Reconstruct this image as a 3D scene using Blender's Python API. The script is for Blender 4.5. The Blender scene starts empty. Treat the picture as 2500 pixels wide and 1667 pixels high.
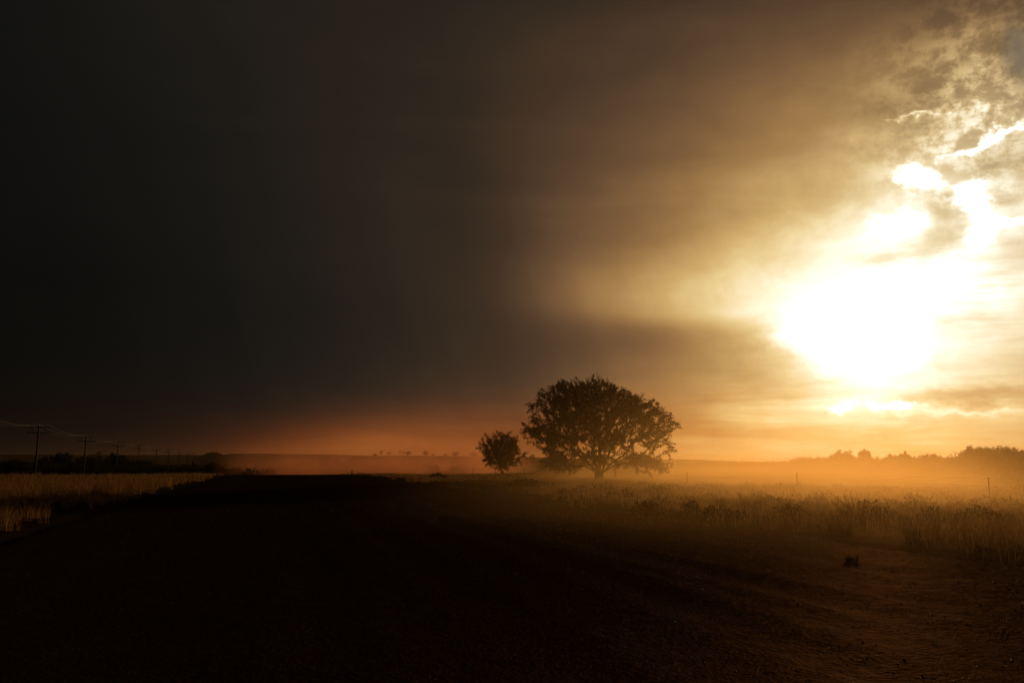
import bpy, math, random
import numpy as np
from mathutils import Vector

C = bpy.context.scene
COL = C.collection
random.seed(7)
RNG = np.random.default_rng(7)
R = math.radians

# ------------------------------------------------------------------ camera
EYE, F_PX, PITCH = 1.8, 1948.0, R(8.67)          # focal length in pixels of the 2500 px wide photograph
cam_data = bpy.data.cameras.new('camera')
cam_data.sensor_width = 36.0
cam_data.lens = 36.0 * F_PX / 2500.0
cam_data.clip_end = 30000.0
cam_data.clip_start = 0.05
cam = bpy.data.objects.new('camera', cam_data)
cam.location = (0, 0, EYE)
cam.rotation_euler = (R(90) + PITCH, 0, 0)
COL.objects.link(cam)
C.camera = cam

# ------------------------------------------------------------------ render settings
C.render.engine = 'CYCLES'
C.view_settings.view_transform = 'Standard'
C.view_settings.look = 'None'
C.view_settings.exposure = 0.0
C.view_settings.gamma = 1.0
C.view_settings.use_curve_mapping = False
cy = C.cycles
cy.use_denoising = True
cy.max_bounces = 6
cy.diffuse_bounces = 2
cy.glossy_bounces = 2
cy.transmission_bounces = 3
cy.transparent_max_bounces = 8
cy.volume_bounces = 1
cy.volume_step_rate = 1.0
cy.volume_max_steps = 256
cy.sample_clamp_indirect = 4.0

# ------------------------------------------------------------------ light
SUN_AZ, SUN_EL = 24.46, 7.88                     # degrees to the right of the view axis, degrees above the plain
SUN_STRENGTH, SUN_COLOUR = 1.0, (1.0, 0.60, 0.27)
sun_dir = Vector((math.sin(R(SUN_AZ)) * math.cos(R(SUN_EL)), math.cos(R(SUN_AZ)) * math.cos(R(SUN_EL)), math.sin(R(SUN_EL))))
sun_data = bpy.data.lights.new('sun', 'SUN')
sun_data.energy = SUN_STRENGTH
sun_data.color = SUN_COLOUR
sun_data.angle = R(0.6)
sun = bpy.data.objects.new('sun', sun_data)
sun.rotation_euler = (-sun_dir).to_track_quat('-Z', 'Y').to_euler()
sun.location = (60, 130, 60)
COL.objects.link(sun)

# ------------------------------------------------------------------ node helper
class V:
    """A scalar socket with operators that add Math nodes."""
    def __init__(self, nt, s): self.nt, self.s = nt, s
    def _m(self, op, *a):
        n = self.nt.nodes.new('ShaderNodeMath'); n.operation = op
        for i, v in enumerate((self,) + a):
            if isinstance(v, V): self.nt.links.new(v.s, n.inputs[i])
            else: n.inputs[i].default_value = float(v)
        return V(self.nt, n.outputs[0])
    def __add__(s, o): return s._m('ADD', o)
    __radd__ = __add__
    def __sub__(s, o): return s._m('SUBTRACT', o)
    def __rsub__(s, o): return s._m("MULTIPLY_ADD", -1.0, o)
    def __mul__(s, o): return s._m('MULTIPLY', o)
    __rmul__ = __mul__
    def __truediv__(s, o): return s._m('DIVIDE', o)
    def __neg__(s): return s._m('MULTIPLY', -1)
    def madd(s, a, b): return s._m('MULTIPLY_ADD', a, b)
    def exp(s): return s._m('EXPONENT')
    def min(s, o): return s._m('MINIMUM', o)
    def max(s, o): return s._m('MAXIMUM', o)
    def abs(s): return s._m('ABSOLUTE')
    def step(s, lo, hi):
        n = s.nt.nodes.new('ShaderNodeMapRange'); n.interpolation_type = 'SMOOTHSTEP'
        s.nt.links.new(s.s, n.inputs[0])
        n.inputs[1].default_value, n.inputs[2].default_value = lo, hi
        n.inputs[3].default_value, n.inputs[4].default_value = 0, 1
        return V(s.nt, n.outputs[0])

def combine(nt, x, y, z):
    n = nt.nodes.new('ShaderNodeCombineXYZ')
    for i, v in enumerate((x, y, z)):
        if isinstance(v, V): nt.links.new(v.s, n.inputs[i])
        else: n.inputs[i].default_value = v
    return n.outputs[0]

def noise(nt, vec, scale, detail=4.0, rough=0.55, dist=0.0, out=0):
    n = nt.nodes.new('ShaderNodeTexNoise')
    nt.links.new(vec, n.inputs['Vector'])
    n.inputs['Scale'].default_value = scale
    n.inputs['Detail'].default_value = detail
    n.inputs['Roughness'].default_value = rough
    n.inputs['Distortion'].default_value = dist
    return V(nt, n.outputs[0]) if out == 0 else n.outputs[1]

def ramp(nt, fac, stops):
    n = nt.nodes.new('ShaderNodeValToRGB')
    nt.links.new(fac.s if isinstance(fac, V) else fac, n.inputs[0])
    e = n.color_ramp.elements
    while len(e) < len(stops): e.new(0.5)
    for el, (p, c) in zip(e, stops):
        el.position = p; el.color = (c[0], c[1], c[2], 1)
    return n.outputs[0]

# ------------------------------------------------------------------ sky: a storm front with the low sun behind its edge
def build_world():
    w = bpy.data.worlds.new('World'); C.world = w; w.use_nodes = True
    nt = w.node_tree; nt.nodes.clear()
    out = nt.nodes.new('ShaderNodeOutputWorld')
    tc = nt.nodes.new('ShaderNodeTexCoord')
    sep = nt.nodes.new('ShaderNodeSeparateXYZ'); nt.links.new(tc.outputs['Generated'], sep.inputs[0])
    x, y, z = (V(nt, sep.outputs[i]) for i in range(3))
    az = x._m('ARCTAN2', y) * (180 / math.pi)
    el = z.min(1.0)._m('ARCSINE') * (180 / math.pi)
    el = el.max(-3.0)
    def gauss(a, e, amp, a0, e0, sa, se, rot=0.0, dn=None):
        c, s = math.cos(rot), math.sin(rot)
        u = a.madd(c / sa, e.madd(s / sa, -(a0 * c + e0 * s) / sa))
        v = a.madd(-s / se, e.madd(c / se, (a0 * s - e0 * c) / se))
        if dn: v = v.max(0.0) + v.min(0.0) * (se / dn)
        return (-(u * u + v * v)).exp() * amp
    # soft fibrous variation of the cloud sheet
    n1 = noise(nt, combine(nt, az * 0.055, el * 0.17, 3.1), 1.0, 6, 0.55, 0.6)
    n2 = noise(nt, combine(nt, az * 0.30, el * 0.42, 8.7), 1.0, 7, 0.6, 0.4)
    n3 = noise(nt, combine(nt, az * 0.10, el * 0.85, 1.7), 1.0, 5, 0.55, 0.3)
    wa = noise(nt, combine(nt, az * 0.5, el * 0.6, 21.0), 1.0, 6, 0.6)
    we = noise(nt, combine(nt, az * 0.4, el * 0.7, 47.0), 1.0, 6, 0.6)
    # light let through the cloud (natural log of its red radiance)
    azl = az.min(34.0) + (az - 34.0).max(0.0) * 0.5      # the open side of the storm reaches far round to the right
    L = None
    for g in SKY_LOBES:
        t = gauss(azl, el, *g)
        L = t if L is None else L + t
    for g in SKY_LIP: L = L + gauss(azl, el, *g)
    L = L + SKY_BASE
    near_sun = gauss(az, el, 1.0, SUN_AZ + 2, SUN_EL + 8, 22, 20)
    L = L + (n1 - 0.5) * (near_sun * 0.3 + 0.35)
    L = L + (n2 - 0.5) * (near_sun * 0.5)
    L = L + (n3 - 0.5) * (gauss(az, el, 0.9, 18, 2, 40, 5))
    # faint rain shafts and layered bases in the storm
    n4 = noise(nt, combine(nt, (az + el * 0.35) * 0.42, el * 0.035, 5.5), 1.0, 4, 0.6)
    L = L + (n4 - 0.5) * gauss(az, el, 0.55, -12, 10, 26, 9)
    n5 = noise(nt, combine(nt, az * 0.05, el * 0.30, 61.0), 1.0, 7, 0.62, 0.8)
    L = L + (n5 - 0.5) * gauss(az, el, 0.75, -6, 26, 34, 13)
    # broken cumulus on the sunny side
    nh = noise(nt, combine(nt, az * 0.75, el * 0.95, 33.0), 1.0, 9, 0.66)
    aw = az + (wa - 0.5) * 2.6
    ew = el + (we - 0.5) * 2.0
    def total(lst, a, e):
        M = None
        for px, py, sa, se, amp, rot in lst:
            a0, e0 = px_dir(px, py)
            t = gauss(a, e, amp, a0, e0, sa, se, rot)
            M = t if M is None else M + t
        return M
    L = L + total(SKY_CORE, aw, ew)
    L = L + total(SKY_SOFT, aw, ew)
    L = L + (total(SKY_PUFFS, aw, ew) + (nh - 0.5) * 1.1).step(0.12, 1.05) * 0.95
    a0, e0 = px_dir(2420, 190)
    L = L + gauss(az, el, 0.85, a0, e0, 6.0, 5.5, 0.5) * ((nh * 0.6 + wa * 0.4).step(0.42, 0.58) - 0.42)
    nb = noise(nt, combine(nt, az * 0.22, el * 2.2, 12.0), 1.0, 5, 0.6)
    a0, e0 = px_dir(2400, 690)
    L = L + gauss(az, el, 0.8, a0, e0, 3.0, 3.4) * (nb - 0.5)
    red = L.exp().min(5.0)
    t = (red._m('LOGARITHM', math.e) + 6.2) / 7.0
    def pos(r): return (math.log(r) + 6.2) / 7.0
    hi = ramp(nt, t, [(pos(.0025), (1, 1.06, .93)), (pos(.008), (1, .97, .83)), (pos(.02), (1, .75, .52)), (pos(.05), (1, .595, .345)),
                      (pos(.1), (1, .55, .275)), (pos(.21), (1, .525, .215)), (pos(.36), (1, .56, .195)), (pos(.62), (1, .645, .24)),
                      (pos(.85), (1, .76, .36)), (pos(1.15), (1, .92, .70)), (pos(1.8), (1, .98, .9))])
    lo = ramp(nt, t, [(pos(.0025), (1, .8, .6)), (pos(.008), (1, .58, .38)), (pos(.02), (1, .42, .22)), (pos(.05), (1, .30, .12)),
                      (pos(.12), (1, .26, .075)), (pos(.3), (1, .28, .06)), (pos(.55), (1, .44, .105)), (pos(.85), (1, .70, .24)),
                      (pos(1.15), (1, .88, .48)), (pos(1.8), (1, .97, .75))])
    mix = nt.nodes.new('ShaderNodeMix'); mix.data_type = 'RGBA'
    nt.links.new(el.step(1.2, 7.0).s, mix.inputs[0]); nt.links.new(lo, mix.inputs[6]); nt.links.new(hi, mix.inputs[7])
    # thinner, whiter cloud towards the open sky on the right
    pale = ramp(nt, t, [(pos(.03), (1, .66, .40)), (pos(.1), (1, .69, .36)), (pos(.26), (1, .72, .37)), (pos(.68), (1, .76, .41)), (pos(.95), (1, .88, .62)), (pos(1.2), (1, .97, .85))])
    a0, e0 = px_dir(2520, 470)
    mix2 = nt.nodes.new('ShaderNodeMix'); mix2.data_type = 'RGBA'
    nt.links.new((gauss(az, el, 1.1, a0, e0, 9, 10).min(1.0)).s, mix2.inputs[0]); nt.links.new(mix.outputs[2], mix2.inputs[6]); nt.links.new(pale, mix2.inputs[7])
    mix = mix2
    mul = nt.nodes.new('ShaderNodeVectorMath'); mul.operation = 'SCALE'
    nt.links.new(mix.outputs[2], mul.inputs[0]); nt.links.new(red.s, mul.inputs[3])
    bg = nt.nodes.new('ShaderNodeBackground'); nt.links.new(mul.outputs[0], bg.inputs[0])
    # clear evening sky that shows in the gaps of the cloud
    sky = nt.nodes.new('ShaderNodeTexSky'); sky.sky_type = 'NISHITA'; sky.sun_disc = False
    sky.sun_elevation = R(SUN_EL); sky.sun_rotation = R(SUN_AZ); sky.dust_density = 4.0; sky.air_density = 1.0
    bs = nt.nodes.new('ShaderNodeBackground'); nt.links.new(sky.outputs[0], bs.inputs[0]); bs.inputs[1].default_value = 0.016
    gap = None
    for px, py, sa, se, amp, rot in SKY_GAPS:
        a0, e0 = px_dir(px, py)
        g = gauss(aw, ew, amp, a0, e0, sa, se, rot)
        gap = g if gap is None else gap + g
    gap = (gap + (n2 - 0.5) * 0.3).step(0.25, 0.95)
    ms = nt.nodes.new('ShaderNodeMixShader')
    nt.links.new(gap.s, ms.inputs[0]); nt.links.new(bg.outputs[0], ms.inputs[1]); nt.links.new(bs.outputs[0], ms.inputs[2])
    nt.links.new(ms.outputs[0], out.inputs[0])

def px_ray(px, py):
    """Direction in which the photograph's pixel (of 2500 x 1667) looks."""
    dx, dy = (px - 1250) / F_PX, (833.5 - py) / F_PX
    return Vector((dx, math.cos(PITCH) - dy * math.sin(PITCH), math.sin(PITCH) + dy * math.cos(PITCH))).normalized()
def px_dir(px, py):
    v = px_ray(px, py)
    return math.degrees(math.atan2(v.x, v.y)), math.degrees(math.asin(v.z))

SKY_BASE = -7.5264
SKY_LOBES = [(5.968, 30.481, 11.579, 32.893, 20.224, 0.038), (3.293, -8.756, 37.506, 57.741, 42.64, -0.175), (1.853, -12.174, 1.066, 10.458, 2.775, 0.097),
             (3.829, -11.784, -5.458, 52.172, 7.906, 0.073), (0.75, 46.0, 20.5, 26.0, 6.0, -0.295), (-0.40, -1.922, 14.013, 4.2, 13.352, 0.253)]
SKY_LIP = [(1.10, 9.36, 11.012, 9.648, 3.816, -0.098, 1.75), (-0.503, 9.715, 9.226, 6.215, 5.224, 0.031, 1.976)]   # cloud lip: soft above, sharper below
SKY_CORE = [(2105, 832, 3.7, 2.8, 1.0, 0.0), (2270, 710, 2.9, 1.1, 0.38, 0.45), (1945, 815, 2.2, 0.9, 0.45, 0.1)]
# x, y in the photograph, widths in degrees, strength, tilt
SKY_PUFFS = [(2233, 435, 1.3, 0.75, 1.0, 0), (2191, 547, 1.7, 0.85, 1.0, 0.1), (2355, 463, 1.2, 0.7, 1.0, 0), (2390, 512, 0.8, 0.8, 0.9, 0),
             (2395, 578, 0.8, 0.5, 0.9, 0), (2455, 545, 1.6, 0.22, 0.9, 0.05), (2455, 300, 2.6, 1.0, 0.55, 0.3), (2226, 289, 2.2, 0.18, 0.75, -0.03),
             (2058, 996, 0.9, 0.35, 1.0, 0), (2140, 992, 0.5, 0.3, 0.9, 0), (2191, 990, 0.7, 0.35, 1.0, 0), (2400, 350, 2.4, 0.2, 0.75, 0.2)]
SKY_SOFT = [(2170, 625, 2.2, 0.45, -0.28, 0.1), (2300, 585, 1.4, 0.8, -0.35, 0.3), (2340, 1006, 4.0, 0.25, 0.30, -0.03), (2120, 985, 3.0, 0.7, 0.25, 0), (2230, 400, 4.0, 2.0, 0.12, 0), (2110, 330, 1.8, 0.6, 0.22, -0.2), (2410, 210, 3.2, 2.0, 0.30, 0.5), (2400, 50, 2.4, 1.4, 0.25, 0.4), (2490, 150, 1.2, 2.4, -0.45, 0),
            (2430, 400, 2.4, 0.6, -0.35, 0), (2318, 510, 0.9, 1.2, -0.40, 0), (2450, 490, 1.2, 0.6, -0.35, 0), (2470, 610, 1.4, 0.9, -0.12, 0), (2450, 720, 3.0, 2.2, 0.10, 0),
            (2370, 962, 4.6, 0.55, -0.42, 0), (1830, 930, 2.0, 0.9, -0.12, 0.1), (2200, 250, 3.0, 0.8, -0.28, -0.1), (2250, 325, 2.2, 0.45, -0.30, 0.05), (2200, 130, 3.5, 1.2, 0.12, -0.5)]
SKY_GAPS = [(2490, 130, 1.2, 2.6, 0.8, 0.1), (2430, 400, 2.4, 0.7, 0.5, 0), (2480, 610, 1.5, 1.4, 0.45, 0)]
build_world()
bpy.context.scene.world.cycles.sampling_method = 'MANUAL'
bpy.context.scene.world.cycles.sample_map_resolution = 512

# ------------------------------------------------------------------ object helpers
def tag(o, label=None, cat=None, group=None, kind=None):
    if label: o['label'] = label
    if cat: o['category'] = cat
    if group: o['group'] = group
    if kind: o['kind'] = kind
    return o

def mesh_from(name, verts, faces, mat, smooth=False):
    me = bpy.data.meshes.new(name)
    me.from_pydata([tuple(v) for v in verts], [], faces)
    if mat: me.materials.append(mat)
    if smooth: me.shade_smooth()
    me.update()
    return me

def np_mesh(name, verts, polys, mat, smooth=False):
    """verts (n,3) array, polys (m,k) array with k = 3 or 4."""
    verts = np.asarray(verts, np.float32); polys = np.asarray(polys, np.int32)
    k = polys.shape[1]
    me = bpy.data.meshes.new(name)
    me.vertices.add(len(verts)); me.vertices.foreach_set('co', verts.ravel())
    me.loops.add(polys.size); me.loops.foreach_set('vertex_index', polys.ravel())
    me.polygons.add(len(polys)); me.polygons.foreach_set('loop_start', np.arange(0, polys.size, k, dtype=np.int32))
    if mat: me.materials.append(mat)
    me.update(calc_edges=True)
    if smooth: me.shade_smooth()
    return me

def link(name, me, parent=None, loc=(0, 0, 0), rz=0.0):
    o = bpy.data.objects.new(name, me); COL.objects.link(o)
    o.location = loc; o.rotation_euler = (0, 0, rz)
    if parent: o.parent = parent
    return o

def empty(name, loc, rz=0.0):
    return link(name, None, None, loc, rz)

def copy_tree(o, parent=None):
    c = o.copy(); COL.objects.link(c)
    if parent: c.parent = parent
    for ch in [x for x in bpy.data.objects if x.parent == o]: copy_tree(ch, c)
    return c

class MB:
    """Collects boxes and tubes and links them as one mesh."""
    def __init__(self): self.v, self.f = [], []
    def box(self, c, s, rz=0.0, bevel=0.0):
        x, y, z = s[0] / 2, s[1] / 2, s[2] / 2
        b = len(self.v); cr, sr = math.cos(rz), math.sin(rz)
        for dz in (-z, z):
            for dx, dy in ((-x, -y), (x, -y), (x, y), (-x, y)):
                self.v.append((c[0] + dx * cr - dy * sr, c[1] + dx * sr + dy * cr, c[2] + dz))
        for q in ((3, 2, 1, 0), (4, 5, 6, 7), (0, 1, 5, 4), (1, 2, 6, 5), (2, 3, 7, 6), (3, 0, 4, 7)):
            self.f.append([b + i for i in q])
    def tube(self, pts, rad, n=6, cap=True):
        pts = [Vector(p) for p in pts]
        if not hasattr(rad, '__len__'): rad = [rad] * len(pts)
        b = len(self.v); ref = None
        for i, p in enumerate(pts):
            d = (pts[min(i + 1, len(pts) - 1)] - pts[max(i - 1, 0)]).normalized()
            if ref is None: ref = d.orthogonal().normalized()
            ref = (ref - d * ref.dot(d)).normalized(); s = d.cross(ref)
            for k in range(n):
                a = 2 * math.pi * k / n
                self.v.append(tuple(p + (ref * math.cos(a) + s * math.sin(a)) * rad[i]))
        for i in range(len(pts) - 1):
            for k in range(n):
                k2 = (k + 1) % n
                self.f.append([b + i * n + k, b + i * n + k2, b + (i + 1) * n + k2, b + (i + 1) * n + k])
        if cap:
            self.f.append([b + k for k in range(n)][::-1]); e = b + (len(pts) - 1) * n
            self.f.append([e + k for k in range(n)])
    def build(self, name, mat, parent=None, loc=(0, 0, 0), rz=0.0, smooth=False):
        return link(name, mesh_from(name, self.v, self.f, mat, smooth), parent, loc, rz)

# ------------------------------------------------------------------ materials
def new_mat(name):
    m = bpy.data.materials.new(name); m.use_nodes = True
    nt = m.node_tree; nt.nodes.clear()
    out = nt.nodes.new('ShaderNodeOutputMaterial')
    return m, nt, out

def soil_mat(name, c1, c2, scale, bump, rough=0.85, spec=0.25):
    m, nt, out = new_mat(name)
    geo = nt.nodes.new('ShaderNodeNewGeometry')
    p = geo.outputs['Position']
    big = noise(nt, p, 0.22, 5, 0.6)
    fine = noise(nt, p, scale, 6, 0.65)
    col = ramp(nt, big * 0.5 + fine * 0.5, [(0.3, c1), (0.5, [(a + b) / 2 for a, b in zip(c1, c2)]), (0.7, c2)])
    d = nt.nodes.new('ShaderNodeBsdfDiffuse'); d.inputs['Roughness'].default_value = 0.9
    nt.links.new(col, d.inputs['Color'])
    gl = nt.nodes.new('ShaderNodeBsdfGlossy'); gl.inputs['Roughness'].default_value = rough
    gl.inputs['Color'].default_value = (0.50, 0.26, 0.12, 1)       # packed reddish grains catch the low sun
    bm = nt.nodes.new('ShaderNodeBump'); bm.inputs['Strength'].default_value = bump; bm.inputs['Distance'].default_value = 0.12
    f2 = noise(nt, p, scale * 4.0, 4, 0.6)
    nt.links.new((fine * 0.7 + f2 * 0.3).s, bm.inputs['Height'])
    nt.links.new(bm.outputs[0], d.inputs['Normal']); nt.links.new(bm.outputs[0], gl.inputs['Normal'])
    mx = nt.nodes.new('ShaderNodeMixShader')
    nt.links.new((fine * spec).s, mx.inputs[0])
    nt.links.new(d.outputs[0], mx.inputs[1]); nt.links.new(gl.outputs[0], mx.inputs[2])
    nt.links.new(mx.outputs[0], out.inputs[0])
    return m

def leaf_mat(name, c1, c2, transl, scale=3.0):
    m, nt, out = new_mat(name)
    geo = nt.nodes.new('ShaderNodeNewGeometry')
    n = noise(nt, geo.outputs['Position'], scale, 3, 0.6)
    oi = nt.nodes.new('ShaderNodeObjectInfo')
    f = n * 0.8 + V(nt, oi.outputs['Random']) * 0.2
    col = ramp(nt, f, [(0.25, c1), (0.75, c2)])
    d = nt.nodes.new('ShaderNodeBsdfDiffuse'); t = nt.nodes.new('ShaderNodeBsdfTranslucent')
    nt.links.new(col, d.inputs[0]); nt.links.new(col, t.inputs[0])
    mx = nt.nodes.new('ShaderNodeMixShader'); mx.inputs[0].default_value = transl
    nt.links.new(d.outputs[0], mx.inputs[1]); nt.links.new(t.outputs[0], mx.inputs[2])
    nt.links.new(mx.outputs[0], out.inputs[0])
    return m

def plain_mat(name, col, rough=0.7, metal=0.0, var=0.25, scale=6.0, bump=0.2):
    m, nt, out = new_mat(name)
    tc = nt.nodes.new('ShaderNodeTexCoord')
    n = noise(nt, tc.outputs['Object'], scale, 5, 0.6)
    c = ramp(nt, n, [(0.3, [x * (1 - var) for x in col]), (0.7, [min(1, x * (1 + var)) for x in col])])
    b = nt.nodes.new('ShaderNodeBsdfPrincipled')
    nt.links.new(c, b.inputs['Base Color']); b.inputs['Roughness'].default_value = rough; b.inputs['Metallic'].default_value = metal
    bm = nt.nodes.new('ShaderNodeBump'); bm.inputs['Strength'].default_value = bump; bm.inputs['Distance'].default_value = 0.02
    nt.links.new(n.s, bm.inputs['Height']); nt.links.new(bm.outputs[0], b.inputs['Normal'])
    nt.links.new(b.outputs[0], out.inputs[0])
    return m

M_SOIL = soil_mat('field_soil', (0.045, 0.028, 0.016), (0.085, 0.055, 0.030), 2.2, 0.6, 0.6, 0.06)
M_ROAD = soil_mat('packed_dirt', (0.036, 0.022, 0.013), (0.068, 0.043, 0.025), 4.0, 0.8, 0.55, 0.075)
M_HILL = soil_mat('hill_scrub', (0.045, 0.042, 0.028), (0.09, 0.075, 0.045), 0.03, 0.4, 0.9, 0.02)
M_GRASS = leaf_mat('dry_grass', (0.12, 0.058, 0.022), (0.42, 0.23, 0.085), 0.55, 0.9)
M_STALK = leaf_mat('seed_stalk', (0.36, 0.21, 0.085), (0.56, 0.36, 0.15), 0.6, 0.7)
M_LEAF = leaf_mat('acacia_leaf', (0.022, 0.027, 0.011), (0.048, 0.054, 0.022), 0.28)
M_BUSH = leaf_mat('scrub_leaf', (0.026, 0.026, 0.012), (0.05, 0.048, 0.022), 0.3, 0.6)
M_BARK = plain_mat('bark', (0.065, 0.048, 0.035), 0.9, 0, 0.4, 5.0, 0.6)
M_POLE = plain_mat('weathered_pole', (0.06, 0.048, 0.038), 0.85, 0, 0.3, 4.0, 0.4)
M_STEEL = plain_mat('galvanised_steel', (0.45, 0.45, 0.45), 0.35, 0.9, 0.15, 9.0, 0.1)
M_CABLE = plain_mat('aluminium_cable', (0.07, 0.065, 0.06), 0.7, 0.2, 0.1, 9.0, 0.0)
M_WIRE = plain_mat('fence_wire', (0.6, 0.58, 0.55), 0.28, 0.9, 0.1, 9.0, 0.0)
M_GLASS = plain_mat('porcelain', (0.55, 0.52, 0.48), 0.12, 0, 0.1, 5.0, 0.0)
M_STONE = plain_mat('stone', (0.07, 0.05, 0.035), 0.6, 0, 0.3, 8.0, 0.5)

# ------------------------------------------------------------------ terrain (road coordinates: u to the right, w along the road)
ROAD_YAW = R(16.72)
RU = Vector((math.cos(ROAD_YAW), math.sin(ROAD_YAW), 0)); RW = Vector((-math.sin(ROAD_YAW), math.cos(ROAD_YAW), 0))
def uw(x, y): return x * RU.x + y * RU.y, x * RW.x + y * RW.y
def xy(u, w): return u * RU.x + w * RW.x, u * RU.y + w * RW.y

_perm = np.random.default_rng(3).random((256, 256))
def vnoise(x, y):
    x = np.asarray(x, float); y = np.asarray(y, float)
    xi = np.floor(x).astype(int); yi = np.floor(y).astype(int); fx = x - xi; fy = y - yi
    fx = fx * fx * (3 - 2 * fx); fy = fy * fy * (3 - 2 * fy)
    g = lambda a, b: _perm[a % 256, b % 256]
    return (g(xi, yi) * (1 - fx) + g(xi + 1, yi) * fx) * (1 - fy) + (g(xi, yi + 1) * (1 - fx) + g(xi + 1, yi + 1) * fx) * fy
def fbm(x, y, o=4):
    s = 0; a = 0.5
    for i in range(o):
        s = s + a * (vnoise(x * 2 ** i + 17 * i, y * 2 ** i + 31 * i) - 0.5); a *= 0.5
    return s
def sst(x, a, b):
    t = np.clip((np.asarray(x, float) - a) / (b - a), 0, 1); return t * t * (3 - 2 * t)
ROAD_L, ROAD_R = -6.3, 13.2
def terrain(x, y, road=False):
    x = np.asarray(x, float); y = np.asarray(y, float)
    u, w = uw(x, y); r = np.hypot(x, y)
    z = -0.40 * sst(u, 12, 34) - 0.22 * sst(-u, 7, 22)
    z = z - 1.7 * sst(w, 120, 245) * np.exp(-(np.maximum(np.abs(u - 4) - 12, 0) / 45) ** 2)
    z = z + fbm(x / 9, y / 9) * 0.35 * sst(np.maximum(-u - 6, u - 13), 0, 10) * np.clip(r / 40, 0.3, 1)
    z = z + fbm(x / 160 + 9, y / 160) * 1.2 * sst(r, 120, 500)
    if road:
        e = np.maximum(ROAD_L - u, u - ROAD_R)
        z = z - 0.16 * sst(e, -0.8, 0.6)
        for c, wd, dp in ((0.9, 0.35, 0.012), (2.7, 0.35, 0.014), (-2.6, 0.3, 0.01), (5.2, 0.35, 0.022), (7.1, 0.38, 0.03), (9.9, 0.3, 0.02)):
            cc = c + fbm(w / 22 + c, w * 0 + c) * 1.2
            z = z - dp * np.exp(-((u - cc) / wd) ** 2) + dp * 0.7 * np.exp(-((u - cc - 0.62) / 0.22) ** 2) + dp * 0.6 * np.exp(-((u - cc + 0.62) / 0.22) ** 2)
        z = z + fbm((u*.8+w*.6) / 0.7, (w*.8-u*.6) / 0.9, 4) * (0.03 + 0.045 * sst(u, 5, 10)) + fbm(u / 2.2, w / 5, 2) * 0.06
    else:
        z = z - 0.22 * sst(np.minimum(u - ROAD_L, ROAD_R - u), -0.2, 0.9) * sst(420 - w, 0, 10) * sst(w, -62, -50)
    return z
def tz(x, y): return float(terrain(x, y))

def build_ground():
    rad = np.concatenate([np.linspace(1.0, 30, 50), 30 * (7200 / 30) ** (np.arange(1, 131) / 130)])
    n = 320; a = np.linspace(0, 2 * np.pi, n, endpoint=False)
    X = rad[:, None] * np.sin(a)[None]; Y = rad[:, None] * np.cos(a)[None]
    Z = terrain(X, Y)
    v = np.stack([X, Y, Z], -1).reshape(-1, 3)
    i, j = np.meshgrid(np.arange(len(rad) - 1), np.arange(n), indexing='ij'); j2 = (j + 1) % n
    q = np.stack([i * n + j, i * n + j2, (i + 1) * n + j2, (i + 1) * n + j], -1).reshape(-1, 4)[:, ::-1]
    me = np_mesh('ground', v, q, M_SOIL, True)
    o = link('ground', me); tag(o, kind='structure', label='flat dry plain under the dust')
    # road: worn dirt track with a wide bare verge
    us = np.concatenate([np.linspace(-7.0, 14.2, 130)])
    ws = np.concatenate([np.linspace(-50, 2, 40)[:-1], np.linspace(2, 45, 260)[:-1], 45 * (410 / 45) ** (np.arange(0, 181) / 180)])
    U, W = np.meshgrid(us, ws)
    X, Y = xy(U, W)
    wob = fbm(W / 7, W * 0 + np.sign(U - 3) * 5, 3) * 1.4 * sst(np.abs(U - 3.45), 7, 10)
    X = X + RU.x * wob; Y = Y + RU.y * wob
    Xr, Yr = xy(U, W)
    Z = terrain(Xr, Yr, True) + 0.02
    v = np.stack([X, Y, Z], -1).reshape(-1, 3); m = len(us)
    i, j = np.meshgrid(np.arange(len(ws) - 1), np.arange(m - 1), indexing='ij')
    q = np.stack([i * m + j, i * m + j + 1, (i + 1) * m + j + 1, (i + 1) * m + j], -1).reshape(-1, 4)
    o = link('dirt_road', np_mesh('dirt_road', v, q, M_ROAD, True)); tag(o, kind='structure', label='wide dark dirt road running off to the left')
build_ground()

def at(px, py=None, dist=None):
    """World ground point seen at pixel column px; its distance along the view axis is dist (or follows from the row py)."""
    d = px_ray(px, 1130.0)
    y = dist
    x = d.x / d.y * y
    return x, y, tz(x, y)

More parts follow.
